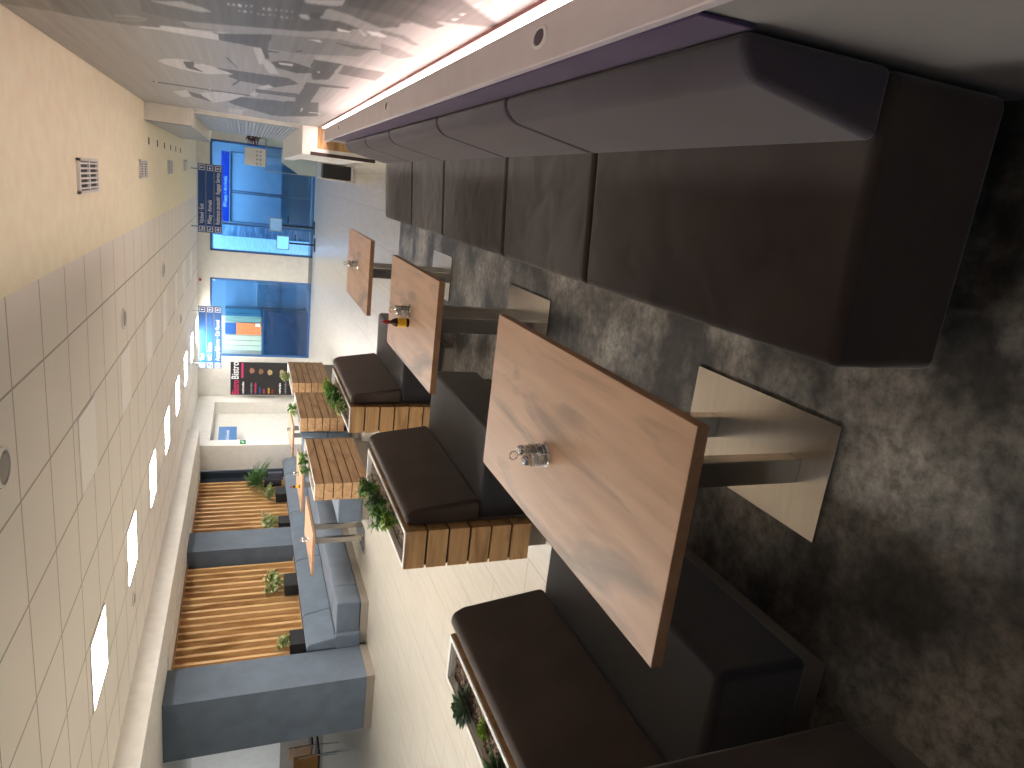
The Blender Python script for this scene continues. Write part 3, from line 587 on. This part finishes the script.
for i, (x, y, m) in enumerate(((-3.54, 8.75, leaf3), (-3.54, 8.5, leaf1), (-3.54, 8.25, leaf1))):
    bush(x, y, zt, .07, .15, 100, m, 'leafy plant in the pale oak planter nearest the camera, %s' % ['farthest of three', 'middle of three', 'nearest of three'][i], 'tufted_plant', .2, .4, group='plants in the nearest aisle planter')
for i, (x, y, m) in enumerate(((-3.54, 10.75, leaf1), (-3.54, 10.45, leaf3))):
    bush(x, y, zt, .07, .17, 90, m, '%s leafy plant in the middle pale oak planter' % ['green', 'pale'][i], 'tufted_plant', .2, .4, group='plants in the middle aisle planter')
bush(-3.54, 12.5, zt, .09, .2, 120, leaf3, 'pale green bushy plant in the farthest pale oak planter', 'tufted_plant', .25, .4)
put(rosette(-3.55, 12.12, zt + .06, .07, 16, leafr, 'small dark red plant in the farthest pale oak planter', 'red_plant', el0=.5))
# black boxes with variegated plants on the shelf behind the booth bench
for i, (y0, y1) in enumerate(((8.33, 8.66), (9.80, 10.16), (11.9, 12.2), (13.15, 13.5))):
    nm = ['nearest the first pillar', 'second from the camera, before the middle pillar', 'just beyond the middle pillar', 'farthest, near the dark end wall'][i]
    t = thing('planter_box', (-6.24, (y0 + y1) / 2, .79), 'black planter box on the booth shelf, %s' % nm, 'planter', 'black planter boxes on the shelf'); og = tuple(t.location)
    a, c, d, e = -6.33, -6.15, .79, 1.0
    MB().box(a, c, y0, y0 + .012, d, e).box(a, c, y1 - .012, y1, d, e).box(a, a + .012, y0 + .012, y1 - .012, d, e).box(c - .012, c, y0 + .012, y1 - .012, d, e).box(a, c, y0, y1, d, d + .02).build('box', box_m, t, og)
    MB().box(a + .012, c - .012, y0 + .012, y1 - .012, .9, .975).build('soil', soil_m, t, og)
    bush(-6.18, (y0 + y1) / 2, .975, .15, [.2, .34, .32, .22][i], 110, leaf3, 'pale variegated leafy plant in the black box %s' % nm, 'potted_plant', .3, .45, droop=.5, group='variegated plants on the shelf')
t = thing('grass_plant', (-6.26, 13.95, 1.12), 'long dark green grass like plant trailing in front of the far slatted panel', 'plant'); g = MB()
for i in range(170):
    a = random.uniform(0, 2 * math.pi); e = random.uniform(.1, 1.3); L = random.uniform(.35, .8); d = Vector((abs(math.cos(a)) * math.cos(e) * .7, math.sin(a) * math.cos(e), math.sin(e))); s = Vector((0, 0, .12)); pts = [s + d * L * u - Vector((0, 0, 1)) * .45 * L * u * u for u in (0, .3, .6, .85, 1)]
    g.tube(pts, [.004, .008, .007, .004, .001], 4)
g.build('foliage', leaf5, t)
MB().lathe([(.001, -.26), (.07, -.26), (.09, .08), (.08, .08), (.075, .05), (.001, .05)], n=18).build('pot', box_m, t)
o = MB().box(-6.62, -6.36, 14.70, 14.79, .80, 1.10).build('wall_box', mat('lilac_grey_box', '6F7386', .6), origin=(-6.5, 14.8, .9), bevel=.004); tag(o, 'lilac grey box low on the dark end wall behind the grass plant', 'box')

# ---------------------------------------------------------------- signs
def hanging_sign(x0, x1, rows, lab, m, body='hanging_sign'):
    Y = 16.5; zb, zt_ = 2.105, 2.585; t = thing(body, ((x0 + x1) / 2, Y, zt_), lab, 'sign', 'blue hanging direction signs'); og = tuple(t.location); h = (zt_ - zb) / 3
    MB().box(x0 - .01, x1 + .01, Y + .01, Y + .03, zb, zt_).build('frame', grey_m, t, og)
    MB().box(x0 + .1, x0 + .12, Y + .01, Y + .03, zt_, 2.72).build('hanger', grey_m, t, og); MB().box(x1 - .12, x1 - .1, Y + .01, Y + .03, zt_, 2.72).build('hanger', grey_m, t, og)
    for i, (s, wd, arrow) in enumerate(rows):
        z1 = zt_ - i * h - .008; z0 = z1 - h + .02; zc = (z0 + z1) / 2
        bd = MB().box(x0, x1, Y, Y + .01, z0, z1).build('board', m, t, og)
        text('lettering', s, .115, txt_m, bd, og, (x0 + .18, Y - .002, zc), width=wd, bold=.001)
        q = .045
        for xx in (x0 + .07, x1 - .07):
            f = MB(); f.box(xx - q - .012, xx + q + .012, Y - .003, Y, zc - q - .012, zc - q).box(xx - q - .012, xx + q + .012, Y - .003, Y, zc + q, zc + q + .012).box(xx - q - .012, xx - q, Y - .003, Y, zc - q, zc + q).box(xx + q, xx + q + .012, Y - .003, Y, zc - q, zc + q); f.build('pictogram_frame', txt_m, bd, og)
            xa = x1 - .07; A = MB(); a = [(-.008, -.035), (-.008, .0), (-.03, .0), (0, .036), (.03, .0), (.008, .0), (.008, -.035)]
        if arrow == 'left': a = [(-z_, x_) for x_, z_ in a]
        A.prism([(xa + p, zc + r_) for p, r_ in a], Y - .003, Y); A.build('arrow', txt_m, bd, og)
        xp = x0 + .07; P = MB()
        if i == 0: P.box(xp - .03, xp + .03, Y - .003, Y, zc - .03, zc - .02).box(xp - .025, xp - .008, Y - .003, Y, zc - .02, zc + .03).box(xp + .006, xp + .03, Y - .003, Y, zc - .02, zc + .01)
        elif i == 1: P.prism([(xp - .032, zc + .02), (xp - .02, zc - .01), (xp + .03, zc - .032), (xp + .02, zc - .01), (xp - .02, zc + .03)], Y - .003, Y)
        else: P.box(xp - .03, xp + .03, Y - .003, Y, zc - .025, zc + .012).box(xp - .012, xp + .012, Y - .003, Y, zc + .012, zc + .03)
        P.build('pictogram', txt_m, bd, og)
hanging_sign(-1.40, .02, [('Východ · Exit', .42, 'up'), ('Přílety · Arrivals', .5, 'left'), ('Reklamace zavazadel · Baggage Service', 1.08, 'up')], 'dark blue hanging three row sign before the right hand glass opening', sign_m)
hanging_sign(-4.47, -3.04, [('Taxi', .16, 'up'), ('WC · Toilets', .42, 'up'), ('Autopůjčovna · Car Rental', .95, 'up')], 'lighter blue hanging three row sign before the glass opening with the orange board', sign2_m)
# arrivals band above the sliding leaves
t = thing('door_header_sign', (-.47, 19.56, 2.12), 'deep blue arrivals band above the frosted sliding leaves behind the glass', 'sign'); og = tuple(t.location)
MB().box(-1.34, .40, 19.54, 19.58, 2.02, 2.21).build('board', band_m, t, og); text('lettering', 'Přílety / Arrivals', .12, txt_m, t, og, (-.97, 19.537, 2.11), width=.75)
frost = mat('frosted_leaf', 'C8D2D8', .5)
for a, c, lb in ((-.56, .42, 'right'), (-1.34, -.58, 'left')):
    t = thing('sliding_door', ((a + c) / 2, 19.62, 0), '%s hand frosted sliding leaf under the arrivals band' % lb, 'door', 'frosted sliding leaves'); og = tuple(t.location)
    MB().box(a + .03, c - .03, 19.61, 19.63, .75, 1.97).build('panel', frost, t, og)
    MB().box(a, a + .03, 19.6, 19.64, 0, 2.0).box(c - .03, c, 19.6, 19.64, 0, 2.0).box(a, c, 19.6, 19.64, 0, .05).box(a, c, 19.6, 19.64, .70, .75).box(a + .03, c - .03, 19.6, 19.64, 1.97, 2.0).build('frame', grey_m, t, og)
    MB().box(a + .03, c - .03, 19.615, 19.625, .05, .70).build('glass', clear_pane, t, og)
tex = mat('rippled_glass', '7E98B0', .4, var='D6E4EE', vscale=4, stretch=(1, 1, 5), detail=6)
o = MB().box(-1.70, -1.37, 19.6, 19.64, .0, 2.4).build('rippled_screen', tex, origin=(-1.46, 18.72, .4), bevel=.003); tag(o, 'rippled glass screen beside the sliding leaves behind the blue glass', 'screen')
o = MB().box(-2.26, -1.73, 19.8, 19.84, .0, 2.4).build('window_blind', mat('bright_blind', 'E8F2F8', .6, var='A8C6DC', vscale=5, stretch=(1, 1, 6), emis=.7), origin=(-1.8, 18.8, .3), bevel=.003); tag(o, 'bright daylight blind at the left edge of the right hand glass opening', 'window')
for i, (x, y, z, scr) in enumerate(((-1.22, 18.25, .92, 'A9C4DC'), (-1.62, 17.95, .76, 'CFE4F2'))):
    t = thing('check_in_kiosk', (x, y, 0), ['kiosk with dim screen nearer the sliding leaves', 'kiosk with brighter screen at the left before the glass'][i], 'kiosk', 'check in kiosks'); 
    MB().box(-.17, .17, 0, .04, z - .15, z + .15).build('housing', grey_m, t, bevel=.01)
    MB().box(-.15, .15, -.006, 0, z - .13, z + .13).build('screen', mat('screen_%d' % i, '5FA4DC' if i else '6C94B8', .3, emis=.8 if i else .25), t)
    MB().box(-.02, .02, .01, .04, .02, z - .15).box(.06, .22, .0, .03, z - .3, z - .27).build('post', dkmetal, t)
    MB().box(-.16, .16, -.14, .16, 0, .02).build('foot', dkmetal, t)
# office behind the left glass: roller lockers, banner, counter, notice board
t = thing('office_cabinet', (-4.45, 19.450, 0), 'pale green white folding shutter behind the glass at the left', 'cabinet'); og = tuple(t.location); f = MB()
for i in range(5): f.box(-4.75 + i * .145, -4.75 + i * .145 + .13, 19.450, 19.480, 1.16, 2.12)
f.build('panels', mat('pale_shutter', 'C9DACF', .5), t, og); MB().box(-4.76, -4.02, 19.480, 19.510, 0, 2.12).build('frame', grey_m, t, og)
t = thing('banner', (-4.1, 19.390, 1.2), 'orange and blue advertising board behind the left glass', 'sign'); og = tuple(t.location)
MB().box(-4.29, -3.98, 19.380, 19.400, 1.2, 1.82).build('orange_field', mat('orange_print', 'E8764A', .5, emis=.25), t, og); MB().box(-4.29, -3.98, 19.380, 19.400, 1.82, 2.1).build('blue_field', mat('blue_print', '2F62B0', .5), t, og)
MB().box(-4.06, -3.98, 19.370, 19.380, 1.22, 1.34).build('white_note', txt_m, t, og)
t = thing('locker', (-3.8, 19.500, 0), 'teal ribbed locker beside the orange board behind the glass', 'locker'); og = tuple(t.location); f = MB()
for i in range(3): f.box(-3.96 + i * .12, -3.96 + i * .12 + .11, 19.450, 19.500, 1.2, 2.08)
f.build('doors', mat('teal_metal', '6FA0A8', .5), t, og); MB().box(-3.97, -3.6, 19.500, 19.750, 0, 2.1).build('body', grey_m, t, og)
t = thing('service_counter', (-4.1, 19.400, 0), 'long dark service counter behind the left glass opening', 'counter'); og = tuple(t.location)
MB().box(-4.78, -3.6, 19.170, 19.350, .0, 1.12).build('front', mat('counter_front', '6A7A8C', .5), t, og); MB().box(-4.8, -3.58, 19.150, 19.370, 1.12, 1.16).build('worktop', mat('counter_top', '8FA2B4', .4), t, og)
t = thing('notice_board', (-3.2, 19.7, 1.3), 'framed grey notice board on the rear office wall', 'board'); og = tuple(t.location)
MB().box(-3.55, -2.95, 19.72, 19.74, .75, 1.3).build('panel', mat('board_print', '7E929C', .6, var='A8B6BE', vscale=30), t, og); MB().box(-3.57, -2.93, 19.74, 19.8, .73, 1.32).build('frame', white_m, t, og)
struct('wall_rear', MB().box(-5.3, -2.4, 19.8, 19.9, 0, 2.8), mat('office_wall', 'B9C4CC', .7))
struct('wall_rear', MB().box(-2.3, 1.4, 20.2, 20.3, 0, 2.8), mat('arrivals_wall', 'C0CAD0', .7))
# bistro poster
t = thing('bistro_poster', (-5.2, 18.27, 1.2), 'black bistro menu poster with pink and white lettering on the far wall', 'poster'); og = tuple(t.location); Yp = 18.27
MB().box(-5.66, -4.78, Yp, Yp + .03, .30, 1.94).build('panel', mat('poster_black', '26262B', .5), t, og)
MB().box(-5.4, -4.96, Yp + .03, YF - .002, 1.7, 1.74).build('bracket', grey_m, t, og)
pink = mat('poster_pink', 'D6336C', .5)
text('white_title', 'Bistro', .24, txt_m, t, og, (-5.24, Yp - .002, 1.82), width=.46, bold=.004); text('pink_title', 'Bistro', .24, pink, t, og, (-5.65, Yp - .002, 1.81), width=.38, bold=.004)
MB().box(-5.2, -4.8, Yp - .003, Yp, 1.63, 1.68).build('pink_bar', pink, t, og)
for i, (z, c, wd) in enumerate(((1.63, txt_m, .33), (1.43, grey_m, .3), (1.33, pink, .3), (1.22, sign2_m, .18), (1.12, pink, .13), (1.0, yel_m, .16), (.91, red_m, .12), (.72, txt_m, .3), (.58, grey_m, .33))):
    f = MB(); n_ = 7
    for k in range(n_): f.box(-5.62 + k * wd / n_, -5.62 + (k + .75) * wd / n_, Yp - .003, Yp, z - .016 - .006 * (k % 2), z + .016 + .006 * (k % 3))
    f.build('text_line', c, t, og)
dishc = ['C08070', '9A7A5A', 'D8C890', 'D8C48A']
for i, (x, z) in enumerate(((-5.0, 1.42), (-5.02, 1.2), (-5.04, .98), (-5.04, .68))):
    d = MB().prism([(x + .075 * math.cos(a) * (1 + .12 * math.sin(3 * a)), z + .06 * math.sin(a)) for a in [k * math.pi / 8 for k in range(16)]], Yp - .003, Yp); d.build('dish_print', mat('dish_%d' % i, dishc[i], .6, var='8A5A40', vscale=40), t, og)
# blue room sign and escape sign on the alcove wall
t = thing('room_sign', (-5.95, 15.55, 1.97), 'square blue sign with white lettering in the alcove', 'sign'); og = tuple(t.location)
MB().box(-6.04, -5.78, 15.08, 16.15, 1.76, 2.14).build('board', mat('room_blue', '3A75B5', .4), t, og); text('lettering', 'Dětský koutek', .11, txt_m, t, og, (-5.778, 15.12, 1.95), face='+x', width=.78)
t = thing('escape_sign', (-5.75, 14.98, 1.62), 'small green escape sign beside the alcove', 'sign'); og = tuple(t.location)
MB().box(-5.748, -5.735, 14.92, 15.14, 1.57, 1.69).build('board', mat('sign_green', '1F8A4C', .5), t, og); MB().prism([(14.95, 1.60), (15.0, 1.65), (15.06, 1.60), (15.1, 1.66), (15.05, 1.67), (15.0, 1.61)], -5.735, -5.732, axis='x').build('pictogram', txt_m, t, og)

# ---------------------------------------------------------------- serving counter at the far right
struct('wall_right', MB().box(.42, .63, 9.2, 14.2, 2.24, 2.72), wall_m)
o = MB().box(.412, .42, 9.2, 14.2, 2.24, 2.715).build('bulkhead_panel', grey_m, origin=(.416, 11.7, 2.24), bevel=.001); tag(o, 'grey panel on the side of the white bulkhead over the serving shutter', 'panel')
sh = MB(); k = 26
for i in range(k): z = 1.003 + i * (2.235 - 1.003) / k; sh.prism([(.60, z), (.585, z + .012), (.585, z + .036), (.60, z + .045), (.615, z + .024)], 9.62, 13.55)
t = thing('roller_shutter', (.6, 11.6, 1.0), 'closed ribbed grey roller shutter over the serving counter', 'shutter'); og = tuple(t.location)
sh.build('curtain', shut_m, t, og); MB().box(.59, .628, 9.6, 9.62, 1.0, 2.24).build('guide_rail', white_m, t, og); MB().box(.59, .628, 13.55, 13.57, 1.0, 2.24).build('guide_rail', white_m, t, og)
t = thing('serving_counter', (.45, 11.5, 0), 'white topped serving counter with oak end panel at the end of the sofa wall', 'counter'); og = tuple(t.location)
MB().box(.27, .625, 9.2, 13.9, .82, 1.0).build('worktop', white_m, t, og, bevel=.004)
MB().box(.31, .62, 9.215, 13.85, 0, .82).build('body', wall_m, t, og); MB().box(.356, .62, 9.2, 9.214, 0, .82).build('oak_end_panel', board_m, t, og)
MB().box(.312, .356, 9.2, 9.214, 0, .82).build('white_edge', white_m, t, og); MB().box(.27, .312, 9.19, 9.25, .1, .9).build('dark_edge', mat('dark_brown_laminate', '3A2A26', .5), t, og)
t = thing('bin_stand', (.14, 11.75, 0), 'black rectangular bin in a grey metal frame beside the serving counter', 'bin'); og = tuple(t.location)
MB().prism([(11.62, .06), (11.58, .5), (11.92, .5), (11.88, .06)], .02, .235, axis='x').build('bin', black_m, t, og, bevel=.01)
MB().tube([(.0, 11.58, 0), (.01, 11.58, .55), (.01, 11.92, .55), (.01, 11.92, 0)], .012).tube([(.25, 11.58, 0), (.25, 11.58, .55), (.25, 11.92, .55), (.25, 11.92, 0)], .012).tube([(.01, 11.6, .03), (.25, 11.6, .03)], .01).build('frame', steel_m, t, og)
t = thing('glass_screen', (.4, 18.1, 0), 'low glass screen with grey frame at the right end of the far wall', 'screen'); og = tuple(t.location)
MB().box(.02, .04, 18.08, 18.12, 0, 1.2).box(.9, .92, 18.08, 18.12, 0, 1.2).box(.02, .92, 18.08, 18.12, 1.18, 1.2).build('frame', grey_m, t, og); MB().box(.04, .9, 18.095, 18.105, .02, 1.18).build('glass', clear_pane, t, og)
t = thing('notice_box', (.32, 18.1, 1.2), 'white box with grey symbols standing on the glass screen', 'box'); og = tuple(t.location)
MB().box(.12, .52, 18.02, 18.16, 1.2, 1.66).build('box', white_m, t, og, bevel=.004); f = MB()
for i, x in enumerate((.17, .27, .36, .45)):
    for j, z in enumerate((1.3, 1.38)): f.box(x - .025, x + .02, 18.017, 18.02, z, z + .012 + .01 * ((i + j) % 2)).box(x - .006, x + .004, 18.017, 18.02, z - .02, z + .03)
f.build('symbols', grey_m, t, og)
bush(.76, 18.1, 1.205, .14, .42, 90, leafr, 'dark red leafy plant on the glass screen beside the white box', 'red_plant', .12, .5)
o = MB().box(1.0, 1.3, YF - .03, YF, .95, 1.25).build('framed_picture', mat('pale_picture', 'D8DCD0', .5, var='9AA890', vscale=9), origin=(1.1, YF, 1.1), bevel=.004); tag(o, 'small pale framed picture on the far wall at the right edge', 'picture')

# ---------------------------------------------------------------- chairs behind the near pillar
def chair(x, y, rz, lab):
    t = thing('chair', (x, y, 0), lab, 'chair', 'chairs behind the near pillar'); t.rotation_euler = (0, 0, rz)
    tan = mat('tan_ply', 'A87838', .5)
    MB().box(-.22, .22, -.2, .22, .43, .46).build('seat', black_m, t, bevel=.012)
    MB().box(-.22, .22, .215, .235, .46, .84).build('backrest', tan, t, bevel=.008)
    for sx in (-.2, .2):
        MB().tube([(sx, -.18, .43), (sx, -.2, 0)], .011).build('leg', chrome_m, t); MB().tube([(sx, .23, .75), (sx, .225, .43), (sx, .26, 0)], .011).build('leg', chrome_m, t)
chair(-9.0, 9.3, math.radians(180), 'tan backed chair with black seat just behind the near pillar'); chair(-9.6, 10.3, math.radians(160), 'tan backed chair farther behind the near pillar')
